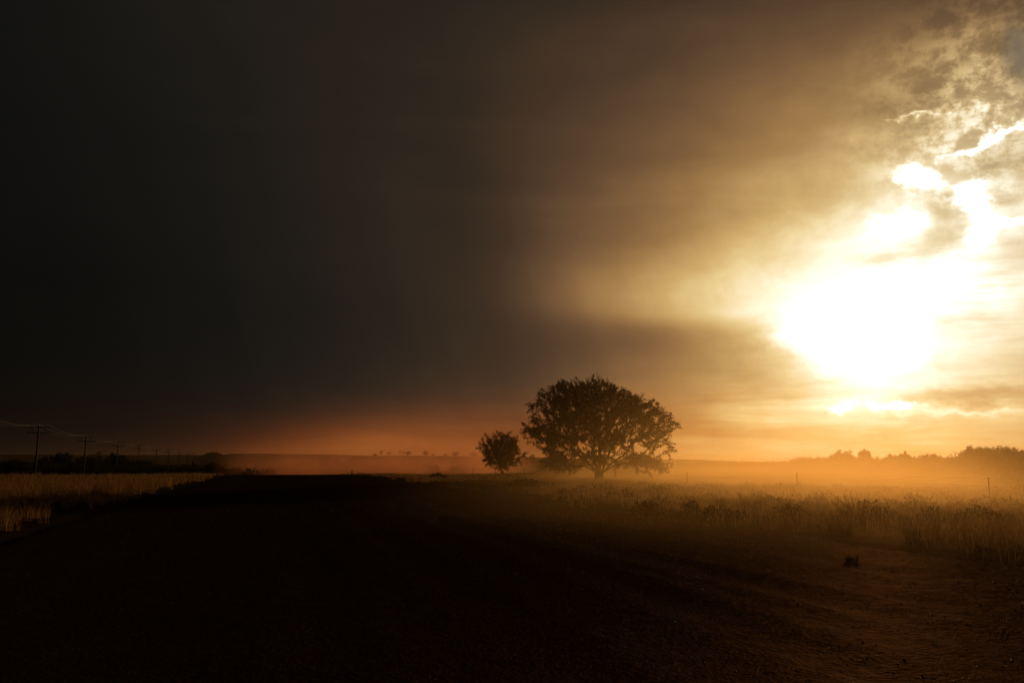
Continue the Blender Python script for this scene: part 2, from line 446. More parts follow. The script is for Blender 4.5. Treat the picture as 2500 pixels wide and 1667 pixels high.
# ------------------------------------------------------------------ hills
def hill(name, profile, dist, depth, label, rough=1.2, seed=0):
    """Long low mound; profile = [(px, py of its top)], at the given distance."""
    pxs = np.array([p[0] for p in profile], float); pys = np.array([p[1] for p in profile], float)
    xs = np.linspace(pxs[0], pxs[-1], max(60, int((pxs[-1] - pxs[0]) / 5)))
    tops = EYE + (1130.0 - np.interp(xs, pxs, pys)) / F_PX * dist
    tops = tops + fbm(xs / 14 + seed, xs * 0 + seed, 4) * rough
    edge = np.minimum(1, np.minimum(xs - xs[0], xs[-1] - xs) / (0.06 * (xs[-1] - xs[0]) + 1e-6))
    K = np.linspace(-1, 1, 15)
    vx = (xs - 1250) / 1970.0 * dist
    V3 = []
    for k in K:
        cut = (1 - k * k) ** 1.3
        yy = dist + k * depth + fbm(xs / 40 + 5 * k, xs * 0 + seed, 3) * depth * 0.4
        zz = -3 + (tops + 3) * cut * np.where(edge < 1, sst(edge, -0.2, 1), 1)
        V3.append(np.stack([vx * (yy / dist), yy, zz], -1))
    v = np.array(V3).reshape(-1, 3); m = len(xs)
    i, j = np.meshgrid(np.arange(len(K) - 1), np.arange(m - 1), indexing='ij')
    q = np.stack([i * m + j, i * m + j + 1, (i + 1) * m + j + 1, (i + 1) * m + j], -1).reshape(-1, 4)
    o = link(name, np_mesh(name, v, q, M_HILL, True)); tag(o, kind='structure', label=label)
hill('far_ridge', [(-500, 1112), (0, 1109), (200, 1110), (420, 1110), (540, 1111), (565, 1107), (620, 1107), (700, 1108), (800, 1109), (900, 1112), (1080, 1112), (1200, 1114), (1320, 1116), (1400, 1118), (1600, 1120), (1700, 1121), (1800, 1126), (1900, 1127), (2100, 1128), (2600, 1126), (3000, 1124)], 2600, 500, 'long low ridge along the horizon', 1.5, 1)
hill('mesa_hill', [(478, 1119), (492, 1112), (505, 1104.5), (516, 1103), (528, 1103.3), (538, 1107), (550, 1112), (566, 1120)], 1900, 90, 'small flat-topped hill beyond the power poles', 0.3, 4)
hill('near_rise', [(820, 1127), (880, 1115), (940, 1112.5), (1000, 1112), (1100, 1114), (1200, 1115), (1300, 1119), (1380, 1126)], 760, 90, 'low rise with scattered trees on top', 0.25, 8)

# ------------------------------------------------------------------ dust-laden air
def build_air():
    m, nt, out = new_mat('dusty_air')
    p = nt.nodes.new('ShaderNodeVolumePrincipled')
    p.inputs['Color'].default_value = HAZE_COLOUR; p.inputs['Density'].default_value = HAZE_DENSITY; p.inputs['Anisotropy'].default_value = HAZE_G
    nt.links.new(p.outputs[0], out.inputs['Volume'])
    mb = MB(); mb.box((0, 0, 21), (15200, 15200, 50)); o = mb.build('haze', m); tag(o, kind='stuff', label='thin dusty air over the whole plain')
def dust(name, label, cx, cyy, rz, size, density, hs, g, nscale, colour, thr=(0.40, 0.60), skew=0.0):
    """Ground-hugging cloud of raised dust: a soft-edged body of size (a, b, h) whose density falls off upwards."""
    m, nt, out = new_mat(name)
    tc = nt.nodes.new('ShaderNodeTexCoord')
    sep = nt.nodes.new('ShaderNodeSeparateXYZ'); nt.links.new(tc.outputs['Object'], sep.inputs[0])
    x, y, z = (V(nt, sep.outputs[i]) for i in range(3))
    a, b, h = size
    x = x / (a / 2); y = y / (b / 2)
    rr = (x * x + y * y)
    fall = (1.0 - rr).max(0.0).step(0.0, 0.75)
    nz = noise(nt, tc.outputs['Object'], nscale, 3, 0.55, 0.6)
    n = nz.step(*thr)
    zz = (z + (nz - 0.5) * (-hs * 3.6)).max(0.0)
    top = (1.0 - z / h).max(0.0).step(0.0, 0.5)
    d = fall * (zz * (-1.0 / hs)).exp() * top * (n * 0.80 + 0.20) * density
    p = nt.nodes.new('ShaderNodeVolumePrincipled')
    p.inputs['Color'].default_value = colour; p.inputs['Anisotropy'].default_value = g
    nt.links.new(d.s, p.inputs['Density'])
    nt.links.new(p.outputs[0], out.inputs['Volume'])
    m.cycles.volume_sampling = 'MULTIPLE_IMPORTANCE'
    # an elliptic drum, rounded at the top
    v, f = [], []; N = 40
    for (k, zf) in ((1.0, -1.8), (1.0, h * 0.55), (0.86, h * 0.9), (0.6, h)):
        for i in range(N):
            t = 2 * math.pi * i / N; v.append((a / 2 * k * math.cos(t), b / 2 * k * math.sin(t), zf))
    for r in range(3):
        for i in range(N): f.append([r * N + i, r * N + (i + 1) % N, (r + 1) * N + (i + 1) % N, (r + 1) * N + i])
    f.append(list(range(N))[::-1]); f.append([3 * N + i for i in range(N)])
    o = link(name, mesh_from(name, v, f, m), None, (cx, cyy, 0.0), rz); tag(o, label, kind='stuff')
HAZE_COLOUR, HAZE_DENSITY, HAZE_G = (0.92, 0.62, 0.32, 1), 0.6e-4, 0.8
build_air()
x, y, _ = at(1800, dist=97)
dust('dust_cloud', 'golden dust drifting low over the right field', x, y, R(-14.0), (58, 182, 9.0), 0.042, 1.9, 0.70, 0.038, (0.88, 0.54, 0.175, 1))
x, y, _ = at(930, dist=235)
dust('dust_plume', 'orange dust plume hanging over the far end of the road', x, y, R(10), (95, 130, 11), 0.065, 2.8, 0.6, 0.06, (0.95, 0.42, 0.2, 1))

# ------------------------------------------------------------------ trees
def leaf_quads(P, D, size, rng, aspect=0.45):
    """One small leaf spray (a quad) at each point P, roughly along D."""
    n = len(P)
    ax = D + rng.normal(0, 0.55, (n, 3)); ax /= np.linalg.norm(ax, axis=1)[:, None]
    nr = rng.normal(0, 1, (n, 3)); si = np.cross(ax, nr); si /= np.linalg.norm(si, axis=1)[:, None] + 1e-9
    L = (size * rng.uniform(0.6, 1.4, n))[:, None]; W = L * aspect
    a = P - si * W * 0.35; b = P + si * W * 0.35; c = P + ax * L + si * W * 0.25; d = P + ax * L - si * W * 0.25
    v = np.stack([a, b, c, d], 1).reshape(-1, 3)
    q = np.arange(4 * n).reshape(-1, 4)
    return v, q

def colonize(att, trunk, limbs, step, kill, infl, rng, iters=140):
    """Space colonization: grow limbs from the trunk towards the attraction points."""
    nodes = list(trunk); par = [-1] + list(range(len(trunk) - 1))
    top = len(trunk) - 1
    for d, n in limbs:
        d = np.array(d, float); d /= np.linalg.norm(d); k = top - int(rng.integers(0, 2)); pk = k
        for s in range(n):
            d2 = d + rng.normal(0, 0.10, 3) + np.array([0, 0, 0.02 * s]); d2 /= np.linalg.norm(d2)
            nodes.append(nodes[pk] + d2 * step); par.append(pk); pk = len(nodes) - 1
    N = np.array(nodes); alive = np.ones(len(att), bool)
    dist = np.full(len(att), 1e9); near = np.zeros(len(att), int)
    def upd(i0):
        for i in range(i0, len(N)):
            dd = np.linalg.norm(att - N[i], axis=1); m = dd < dist; dist[m] = dd[m]; near[m] = i
    upd(0)
    for it in range(iters):
        act = alive & (dist < infl)
        if not act.any(): break
        src = near[act]; vec = att[act] - N[src]; vec /= np.linalg.norm(vec, axis=1)[:, None] + 1e-9
        acc = np.zeros((len(N), 3)); cnt = np.bincount(src, minlength=len(N))
        for k in range(3): acc[:, k] = np.bincount(src, vec[:, k], len(N))
        gi = np.nonzero(cnt)[0]
        d = acc[gi] / cnt[gi][:, None] + rng.normal(0, 0.13, (len(gi), 3)); d /= np.linalg.norm(d, axis=1)[:, None] + 1e-9
        new = N[gi] + d * step; i0 = len(N)
        N = np.concatenate([N, new]); par += gi.tolist()
        upd(i0); alive &= dist > kill
        if it > 30 and len(N) > 9000: break
    return N, np.array(par)

def branch_mesh(name, N, par, r_tip, expo, mat, r_max):
    n = len(N); w = np.zeros(n); kids = [[] for _ in range(n)]
    for i in range(1, n): kids[par[i]].append(i)
    rad = np.zeros(n)
    for i in range(n - 1, -1, -1):
        if not kids[i]: rad[i] = r_tip ** expo
        else: rad[i] = sum(rad[k] for k in kids[i])
        # children always follow their parent in the list
    rad = np.minimum(rad ** (1 / expo), r_max)
    if r_max > 0.5: rad[:5] = np.maximum(rad[:5], [0.74, 0.66, 0.58, 0.55, 0.53])
    mb = MB(); start = [(0, None)]
    while start:
        i, p = start.pop()
        chain = [i] if p is None else [p, i]
        cur = i
        while kids[cur]:
            ks = sorted(kids[cur], key=lambda k: -rad[k])
            for k in ks[1:]: start.append((k, cur))
            cur = ks[0]; chain.append(cur)
        if len(chain) < 2: continue
        rr = [rad[c] for c in chain]
        if p is not None: rr[0] = min(rr[0], rr[1] * 1.25)
        mb.tube([N[c] for c in chain], rr, 8 if rr[0] > 0.12 else (5 if rr[0] > 0.04 else 3), cap=False)
    return mb, rad, kids

def grown_tree(root_loc, envelope, natt, trunk_pts, limbs, step, kill, infl, leaf, per, seed, name='acacia_tree', r_max=0.45, shell=0.55, r_tip=0.012, expo=2.35, leafmat=None, dense=None, twigs=0.0):
    rng = np.random.default_rng(seed)
    t = empty(name, root_loc)
    att = envelope(natt, rng, shell)
    N, par = colonize(att, [np.array(p, float) for p in trunk_pts], limbs, step, kill, infl, rng)
    if twigs:                                   # feathery shoots standing out of the crown
        kidn = np.bincount(par[1:], minlength=len(N)); tips = np.nonzero(kidn == 0)[0]
        cen = att.mean(0); ext = []; ep = []; n0 = len(N)
        far = np.linalg.norm((N[tips] - cen) / att.std(0), axis=1)
        for i, fr in zip(tips, far):
            if rng.random() > twigs * (0.35 + 0.65 * (fr > 1.7)): continue
            o = N[i] - cen; o /= np.linalg.norm(o); d = o + rng.normal(0, 0.45, 3) + np.array([0, 0, 0.35 if N[i][2] > cen[2] else -0.15]); d /= np.linalg.norm(d)
            k = i; q = N[i]
            for s in range(int(rng.integers(1, 4)) if fr > 1.7 else 1):
                d = d + rng.normal(0, 0.2, 3); d /= np.linalg.norm(d); q = q + d * step * 0.8
                ext.append(q); ep.append(k); k = n0 + len(ext) - 1
        if ext: N = np.concatenate([N, np.array(ext)]); par = np.concatenate([par, np.array(ep)])
    mb, rad, kids = branch_mesh('trunk', N, par, r_tip, expo, M_BARK, r_max)
    mb.build('trunk', M_BARK, t, smooth=True)
    thin = np.nonzero(rad < r_tip * 3.4)[0]; thin = thin[thin > len(trunk_pts) + 3]
    pick = np.repeat(thin, per)
    dirs = N - N[np.maximum(par, 0)]; dirs /= np.linalg.norm(dirs, axis=1)[:, None] + 1e-9
    f = rng.uniform(-0.2, 1.0, len(pick))[:, None]
    P = N[np.maximum(par[pick], 0)] * (1 - f) + N[pick] * f + rng.normal(0, leaf * 0.55, (len(pick), 3))
    if dense is not None:
        keep = rng.random(len(P)) < dense(P); P = P[keep]; pick = pick[keep]
    v, q = leaf_quads(P, dirs[pick], leaf, rng)
    link('crown', np_mesh('crown', v, q, leafmat or M_LEAF), t)
    return t

# the big acacia: crown outline read off at heights above the trunk's foot
EH = np.array([1.9, 2.3, 3, 4, 5, 6, 7, 8, 9, 10, 11, 12, 12.6, 13.0])
EL = np.array([3.5, 5.8, 8.0, 8.6, 9.2, 9.7, 9.0, 8.0, 7.9, 7.8, 7.0, 5.4, 4.2, 2.0])
ER = np.array([5.0, 7.2, 8.3, 8.5, 8.3, 8.7, 9.0, 8.7, 8.0, 6.5, 4.3, 2.6, 1.4, 0.2])
def big_env(n, rng, shell):
    out = []
    while len(out) < n:
        h = rng.uniform(2.0, 12.2); L = np.interp(h, EH, EL); Rr = np.interp(h, EH, ER)
        a = rng.uniform(0, 2 * np.pi); c, s = math.cos(a), math.sin(a)
        k = 0.5 + 0.5 * c; ext = (L * (1 - k) + Rr * k) * 0.93
        lob = 1 + 0.24 * math.sin(a * 5 + h * 1.3) * math.sin(h * 1.1 + a * 2)
        rr = ext * lob * (rng.random() ** (shell * 0.9))
        if h < 4.6 and rr < 3.4: continue
        if h < 3.3 and rr < 4.9: continue
        if h < 2.6 and rng.random() > 0.5: continue
        nx, ny = rr * c, rr * s
        if float(vnoise(nx / 1.5 + 23, h / 1.1 + 3) + vnoise(ny / 1.7 + 40, h / 1.3 + 5)) < (0.66 if h > 5 else 0.88): continue
        out.append((rr * c * (1.0 if abs(c) > 0.3 else 1), rr * s * 0.9, h + 0.25 * math.sin(a * 3) - 0.018 * rr * rr * max(0.0, min(1.0, (5.0 - h) / 2.6))))
    return np.array(out)
big_x, big_y, big_z = at(1462, dist=99)
limbs = [((-1.0, 0.2, 0.85), 6), ((-0.45, -0.5, 1.3), 6), ((0.12, 0.4, 1.5), 7), ((0.5, -0.35, 1.2), 6), ((1.05, 0.25, 0.95), 7), ((-1.1, -0.45, 0.45), 5), ((1.2, -0.5, 0.5), 5), ((0.1, -1.0, 0.7), 5), ((-0.2, 1.0, 0.8), 5)]
t = grown_tree((big_x, big_y, big_z - 0.1), big_env, 6500, [(-0.1, 0, -0.3), (-0.06, 0, 0.15), (0.0, 0, 0.5), (0.02, 0.02, 0.85), (0.0, 0.03, 1.15)], limbs, 0.34, 0.40, 3.2, 0.19, 15, 11, r_max=0.62, expo=2.2, twigs=0.8)
# bare shoots above the crown
tag(t, 'large spreading acacia tree with a dense dome crown, tallest tree on the plain', 'tree')

def round_env(wl, wr, h0, h1, seed=0, flat=1.0):
    def env(n, rng, shell):
        d = rng.normal(0, 1, (n, 3)); d /= np.linalg.norm(d, axis=1)[:, None]
        rr = rng.random(n) ** (shell * 0.8)
        az = np.arctan2(d[:, 1], d[:, 0])
        lob = 1 + 0.20 * np.sin(az * 3 + seed) * np.sin(d[:, 2] * 4 + seed * 2) + 0.10 * np.sin(az * 7 + d[:, 2] * 6 + seed)
        p = d * (rr * lob)[:, None]
        p[:, 0] *= np.where(p[:, 0] < 0, wl, wr); p[:, 1] *= (wl + wr) / 2
        z = p[:, 2]; z = np.where(z > 0, z * flat, z)
        p[:, 2] = (h0 + h1) / 2 + z * (h1 - h0) / 2
        return p
    return env
def lrnd(n, up, seed, k):
    r = np.random.default_rng(seed)
    return [((math.cos(a), math.sin(a), up + r.uniform(-0.2, 0.4)), k) for a in np.linspace(0, 2 * np.pi, n, endpoint=False) + r.uniform(0, 1)]

x, y, z = at(1223, dist=196)
t = grown_tree((x, y, z - 0.2), round_env(4.8, 5.0, 1.2, 10.0, 1.4), 1500, [(0, 0, -0.3), (0, 0, 0.4), (0.05, 0, 1.0), (0.1, 0, 1.6)], lrnd(6, 1.0, 5, 4), 0.42, 0.5, 3.5, 0.30, 14, 21, r_max=0.34, leafmat=M_LEAF, twigs=0.6)
tag(t, 'smaller round bushy tree just left of the large acacia', 'tree')

def bush(px, dist, wm, hm, seed, label, group=None, name='scrub_bush', cat='bush', leaf=0.34, n=420, flat=1.0, per=8, h0=0.25, dz=0.0):
    x, y, z = at(px, dist=dist)
    t = grown_tree((x, y, z - 0.15 + dz), round_env(wm / 2, wm / 2, h0, hm, seed, flat), n, [(0, 0, -0.2), (0, 0, 0.15), (0.02, 0, 0.4)], lrnd(6, 0.8, seed, 2), max(0.28, wm * 0.05), max(0.32, wm * 0.06), wm, leaf, per, seed, name=name, r_max=0.16, leafmat=M_BUSH)
    return tag(t, label, cat, group)
# bushes half lost in the dust at the end of the road
bush(742, 262, 6.0, 4.6, 31, 'round bush in the dust straight beyond the end of the road', 'bushes beyond the end of the road')
bush(806, 268, 8.6, 6.3, 32, 'broad bush in the dust, taller of the two beyond the end of the road', 'bushes beyond the end of the road', n=600)
bush(858, 275, 7.0, 4.4, 33, 'low bush trailing off in the dust right of the two round bushes', 'bushes beyond the end of the road')
# dark bushes on the left skyline
LS = 'dark bushes on the left skyline'
bush(145, 215, 5.0, 5.4, 41, 'dark bush with twin rounded tops right of the nearest power pole', LS)
bush(160, 222, 3.4, 5.6, 42, 'narrow dark bush leaning against the twin-topped bush', LS)
bush(112, 225, 7.0, 4.1, 43, 'low dark bush at the foot of the nearest power pole', LS)
bush(247, 235, 15.0, 6.2, 44, 'broadest dome of dark bush between the second and third power poles', LS, n=900)
bush(215, 228, 7.0, 4.6, 45, 'dark bush at the foot of the second power pole', LS)
bush(284, 238, 6.0, 6.0, 46, 'dark rounded bush at the foot of the third power pole', LS)
bush(325, 245, 7.5, 4.6, 47, 'flat dark bush below the fourth power pole', LS)
bush(348, 252, 6.0, 4.4, 48, 'dark bush just right of the fourth power pole', LS)
bush(40, 220, 8.0, 3.6, 49, 'low dark bush near the left edge of the view', LS)
bush(524, 225, 5.8, 4.0, 50, 'round dark bush in front of the flat-topped hill', LS)
bush(585, 235, 6.0, 2.8, 51, 'low scrub bush right of the dark bush by the flat-topped hill', LS)
bush(630, 250, 6.0, 2.7, 52, 'low scrub bush at the left edge of the dust', LS)

# small umbrella trees on the near rise
def rise_z(px): return EYE + (1130 - np.interp(px, [880, 940, 1000, 1100, 1200, 1300], [1115, 1112.5, 1112, 1114, 1115, 1119])) / F_PX * 760
def small_tree(px, wm, hm, trunk_h, seed, label, dist=756, leaf=0.5, n=170):
    x = (px - 1250) / 1970.0 * dist
    t = grown_tree((x, dist, rise_z(px) - 0.6), round_env(wm / 2, wm / 2, trunk_h + 0.4, hm + 0.6, seed, 1.0), n, [(0, 0, 0), (0, 0, trunk_h * 0.5), (0.1, 0, trunk_h + 0.2)], lrnd(5, 0.8, seed, 1), 0.55, 0.6, wm, leaf, 9, seed, name='umbrella_tree', r_max=0.2, r_tip=0.04, leafmat=M_LEAF)
    tag(t, label, 'tree', 'small trees on the near rise')
for a in [(915, 3.8, 2.6, 0.4, 61, 'leftmost low rounded tree on the near rise'),
          (930, 3.0, 4.6, 2.6, 62, 'thin-stemmed tree with a small flat top, second from left on the rise'),
          (949, 3.4, 3.6, 1.8, 63, 'flat-topped tree, third from left on the rise'),
          (976, 1.8, 4.6, 2.4, 64, 'thinnest tall tree on the near rise'),
          (984, 2.4, 4.4, 2.2, 65, 'narrow tall tree beside the largest dome tree on the rise'),
          (996, 6.0, 4.6, 0.8, 66, 'broad dome tree in the middle of the near rise'),
          (1039, 5.8, 4.8, 1.0, 67, 'dome tree standing alone right of the middle of the rise'),
          (1057, 3.4, 2.4, 0.4, 68, 'low bushy tree just right of the lone dome tree on the rise'),
          (1087, 3.0, 2.8, 0.4, 69, 'small pointed tree between two dome trees on the rise'),
          (1111, 6.2, 4.8, 0.8, 70, 'large dome tree in the right part of the rise'),
          (1156, 6.4, 4.4, 0.8, 71, 'rightmost dome tree on the rise, beside the bushy tree')]:
    small_tree(*a)
bush(1298, 300, 3.0, 5.6, 72, 'small dark pointed bush showing below the large acacia on its left', n=300)

# ------------------------------------------------------------------ right tree line
RT = 'trees along the right skyline'
bush(1957, 255, 9.5, 5.2, 81, 'bare twiggy bush at the left end of the right skyline', RT, name='bare_bush', per=2, leaf=0.25, n=420)
bush(2057, 290, 9.0, 6.6, 82, 'square-topped tree left of the narrow tall one on the right skyline', RT, cat='tree', name='skyline_tree', n=520, per=16, leaf=0.42)
bush(2113, 292, 4.6, 7.0, 83, 'narrow tall tree on the right skyline', RT, cat='tree', name='skyline_tree', per=16, leaf=0.42)
bush(2185, 300, 8.0, 5.4, 84, 'low rounded tree near the middle of the right skyline', RT, cat='tree', name='skyline_tree', per=16, leaf=0.42)
bush(2210, 305, 4.0, 6.1, 85, 'small blocky tree right of the middle of the skyline', RT, cat='tree', name='skyline_tree', per=16, leaf=0.42)
bush(2275, 310, 9.0, 5.9, 86, 'broad low tree left of the wooded mound on the right', RT, cat='tree', name='skyline_tree', per=16, leaf=0.42)
for k, (px, w_, h_, lab) in enumerate([(2375, 9, 8.6, 'leftmost big tree of the wooded mound at the right edge'), (2402, 10, 8.8, 'second big tree from the left in the wooded mound'),
                                       (2440, 12, 9.2, 'tallest tree of the wooded mound at the right edge'), (2475, 9, 8.4, 'tree just right of the tallest one in the wooded mound'), (2500, 9, 7.9, 'tree at the right edge of the view')]):
    bush(px, 312 + 5 * k, w_, h_, 90 + k, lab, RT, cat='tree', name='skyline_tree', n=560, per=16, leaf=0.45)

def woodland(name, label, spans, seed, mat, per=170, leaf=0.55):
    """Continuous low thorn bush far off; reads as one mass."""
    rng = np.random.default_rng(seed); Vs, Qs, o = [], [], 0
    for px0, px1, d0, d1, h0, h1, n in spans:
        for _ in range(n):
            px = rng.uniform(px0, px1); d = rng.uniform(d0, d1); x, y, z = at(px, dist=d)
            h = rng.uniform(h0, h1); w = h * rng.uniform(0.7, 1.3)
            m = per; dd = rng.normal(0, 1, (m, 3)); dd /= np.linalg.norm(dd, axis=1)[:, None]
            rr = rng.random(m) ** 0.4 * (1 + 0.2 * np.sin(np.arctan2(dd[:, 1], dd[:, 0]) * 4 + px))
            P = dd * rr[:, None] * np.array([w, w, h / 2]) + np.array([x, y, z + h / 2 - 0.1])
            v, q = leaf_quads(P, dd, leaf, rng, 0.8); Vs.append(v); Qs.append(q + o); o += len(v)
    ob = link(name, np_mesh(name, np.concatenate(Vs), np.concatenate(Qs), mat)); tag(ob, label, kind='stuff')
woodland('thorn_scrub', 'dark band of thorn scrub below the power poles', [(-260, 480, 190, 330, 1.4, 3.0, 230), (380, 660, 200, 300, 1.2, 2.4, 80)], 5, M_BUSH)
woodland('thorn_woodland', 'line of thorn trees along the right skyline', [(1700, 1960, 260, 340, 1.4, 2.8, 60), (1940, 2370, 280, 350, 2.6, 4.6, 170), (2340, 2900, 300, 370, 3.6, 6.6, 150), (1600, 1750, 280, 340, 1.0, 2.0, 30)], 6, M_BUSH)
woodland('field_scrub', 'rough low scrub scattered through the right-hand grass', [(1500, 2700, 24, 42, 0.25, 0.55, 70), (1350, 2700, 38, 75, 0.3, 0.7, 110)], 9, M_BUSH, 150, 0.10)
woodland('distant_scrub', 'scrub growing behind the two acacias', [(1040, 1640, 240, 420, 1.2, 2.8, 110)], 8, M_BUSH)

# ------------------------------------------------------------------ power line
POLE_U, POLE_W0, POLE_S, POLE_H = -40.2, 163.4, 39.7, 9.0
def make_pole():
    t = empty('power_pole', (0, 0, 0))
    p = MB(); p.tube([(0, 0, -0.8), (0, 0, 3), (0, 0, 6), (0, 0, POLE_H)], [0.17, 0.155, 0.14, 0.12], 10); p.build('pole', M_POLE, t, smooth=True)
    for z, half in ((POLE_H - 0.22, 1.85), (POLE_H - 1.25, 1.95)):
        a = MB(); a.box((0, 0.17, z), (half * 2, 0.10, 0.12)); arm = a.build('crossarm', M_POLE, t)
    for s in (-1, 1):
        b = MB(); b.tube([(0.95 * s, 0.17, POLE_H - 1.25), (0.95 * s, 0.17, POLE_H - 0.25)], 0.04, 6); b.build('strut', M_POLE, t)
        b = MB(); b.tube([(0.8 * s, 0.17, POLE_H - 1.3), (0, 0.13, POLE_H - 2.0)], 0.035, 6); b.build('brace', M_STEEL, t)
    for u in (-1.7, 0.0, 1.7):
        i = MB(); z = POLE_H - 0.14 if u else POLE_H
        y = 0.17 if u else 0.0
        i.tube([(u, y, z), (u, y, z + 0.07), (u, y, z + 0.08), (u, y, z + 0.15), (u, y, z + 0.16), (u, y, z + 0.24)], [0.03, 0.03, 0.085, 0.085, 0.055, 0.05], 8)
        i.build('insulator', M_GLASS, t, smooth=True)
    return t
ORD = ['nearest', 'second nearest', 'third nearest', 'fourth nearest', 'fifth nearest', 'sixth nearest', 'seventh nearest', 'eighth nearest', 'farthest']
pole0 = make_pole(); pole_pos = []
for k in range(-1, 9):
    w = POLE_W0 + POLE_S * k; x, y = xy(POLE_U, w); z = tz(x, y)
    o = pole0 if k == -1 else copy_tree(pole0)
    o.location = (x, y, z); o.rotation_euler = (R(0.6 * math.sin(k * 2.3)), R(0.9 * math.sin(k * 3.7)), ROAD_YAW)
    tag(o, 'wooden power pole standing just outside the left edge of the view' if k == -1 else ORD[k] + ' wooden power pole of the row on the left, two crossarms', 'power pole', 'power poles along the left field')
    pole_pos.append((x, y, z))
for u, lab in ((-1.7, 'left overhead wire strung along the row of power poles'), (0.0, 'middle overhead wire on the pole tops'), (1.7, 'right overhead wire strung along the row of power poles')):
    mb = MB(); pts = []
    for i in range(len(pole_pos) - 1):
        a, b = Vector(pole_pos[i]), Vector(pole_pos[i + 1]); h = POLE_H + (0.12 if u else 0.26)
        for s in range(10 if i < len(pole_pos) - 2 else 11):
            f = s / 10; p = a.lerp(b, f) + RU * u; p.z += h - 1.0 * 4 * f * (1 - f) * 0.9
            pts.append(p)
    mb.tube(pts, 0.013, 4)
    tag(mb.build('overhead_wire', M_CABLE), lab, 'wire', 'overhead wires on the power poles')

# ------------------------------------------------------------------ wire fence in the right field
FU = 38.3
fence = empty('wire_fence', (*xy(FU, 20), 0.0))
tag(fence, 'wire fence on thin posts crossing the dusty right field', 'fence')
fw = np.arange(18.4, 160, 17.0)
base = Vector(fence.location)
fpts = []
for k, w in enumerate(fw):
    x, y = xy(FU + 0.1 * math.sin(k * 5), w); z = tz(x, y); fpts.append(Vector((x, y, z)))
    p = MB(); p.tube([(0, 0, -0.35), (0.01 * math.sin(k), 0, 0.6), (0.03 * math.sin(k * 2), 0, 1.42)], [0.036, 0.033, 0.030], 7)
    p.build('post', M_POLE, fence, Vector((x, y, z)) - base)
for h in (0.35, 0.98, 1.16, 1.33):
    mb = MB(); mb.tube([p + Vector((0, 0, h + 0.01 * math.sin(i * 3 + h * 9))) - base for i, p in enumerate(fpts)], 0.006, 5); mb.build('wire', M_WIRE, fence)
# a short marker post at the road's edge, far along
x, y = xy(11.6, 120); mp = empty('marker_post', (x, y, tz(x, y)))
b = MB(); b.tube([(0, 0, -0.3), (0, 0, 0.85)], [0.07, 0.065], 8); b.build('post', M_POLE, mp)
b = MB(); b.box((0, 0, 0.91), (0.17, 0.05, 0.18)); b.build('cap', M_POLE, mp)
tag(mp, 'short dark marker post beside the far end of the road', 'post')

# ------------------------------------------------------------------ grass
def blades(cx, cy, cz, nb, h, spread, width, rng, lean=0.5, hv=0.45):
    """Blades of one or many tufts: arrays of tuft centres; each blade is a bent strip of two faces."""
    n = len(cx) * nb
    X = np.repeat(cx, nb); Y = np.repeat(cy, nb); Z = np.repeat(cz, nb); H = np.repeat(h, nb) * rng.uniform(hv, 1.1, n); S = np.repeat(spread, nb); W = np.repeat(width, nb) * rng.uniform(0.6, 1.3, n)
    a = rng.uniform(0, 2 * np.pi, n); r = np.sqrt(rng.random(n)) * S
    bx, by = X + r * np.cos(a), Y + r * np.sin(a)
    la = a + rng.normal(0, 0.7, n); ln = H * np.abs(rng.normal(0.0, lean, n)) + H * 0.10 * r / np.maximum(S, 1e-3)
    fa = rng.uniform(0, 2 * np.pi, n); fx, fy = np.cos(fa) * W / 2, np.sin(fa) * W / 2
    mx, my, mz = bx + np.cos(la) * ln * 0.35, by + np.sin(la) * ln * 0.35, Z + H * 0.6
    tx, ty, tzz = bx + np.cos(la) * ln, by + np.sin(la) * ln, Z + H
    P = np.stack([np.stack([bx - fx, by - fy, Z - 0.05], -1), np.stack([bx + fx, by + fy, Z - 0.05], -1),
                  np.stack([mx + fx * .8, my + fy * .8, mz], -1), np.stack([mx - fx * .8, my - fy * .8, mz], -1),
                  np.stack([tx + fx * .25, ty + fy * .25, tzz], -1), np.stack([tx - fx * .25, ty - fy * .25, tzz], -1)], 1)
    i = np.arange(n)[:, None] * 6
    q = np.concatenate([i + np.array([[0, 1, 2, 3]]), i + np.array([[3, 2, 4, 5]])], 0)
    return P.reshape(-1, 3), q

def grass_field(name, label, n, az0, az1, d0, d1, ok, seed, hmin=0.35, hmax=0.75, nb=20, thr=0.34):
    rng = np.random.default_rng(seed)
    A = np.radians(rng.uniform(az0, az1, n * 3)); D = np.exp(rng.uniform(math.log(d0), math.log(d1), n * 3))
    x, y = D * np.sin(A), D * np.cos(A); u, w = uw(x, y)
    den = fbm(x / 5 + 3, y / 5, 4) * 1.25 + 0.5; den2 = fbm(x / 26, y / 26 + 8, 3) + 0.5
    nz = fbm(w / 4, w * 0 + 3.3, 4)
    inside = np.where(u > 0, u - 13.4 - nz * 4.5, -6.6 - u)
    k = ok(u, w, rng, nz) & (rng.random(n * 3) < np.clip((den - thr) * 2.8, 0.08, 1) * (0.3 + 0.7 * sst(inside, 0, 5)))
    x, y, D, den2, u = x[k][:n], y[k][:n], D[k][:n], den2[k][:n], u[k][:n]
    h = rng.uniform(hmin, hmax, len(x)) * (0.65 + 0.7 * den2) * rng.choice([0.7, 1, 1, 1.5], len(x))
    sp = rng.uniform(0.10, 0.32, len(x)) * np.clip(D / 45, 0.8, 2.6)
    wd = 0.010 * np.clip(D / 28, 0.8, 5)
    v, q = blades(x, y, terrain(x, y), nb, h, sp, wd, rng)
    o = link(name, np_mesh(name, v, q, M_GRASS)); tag(o, label, kind='stuff')
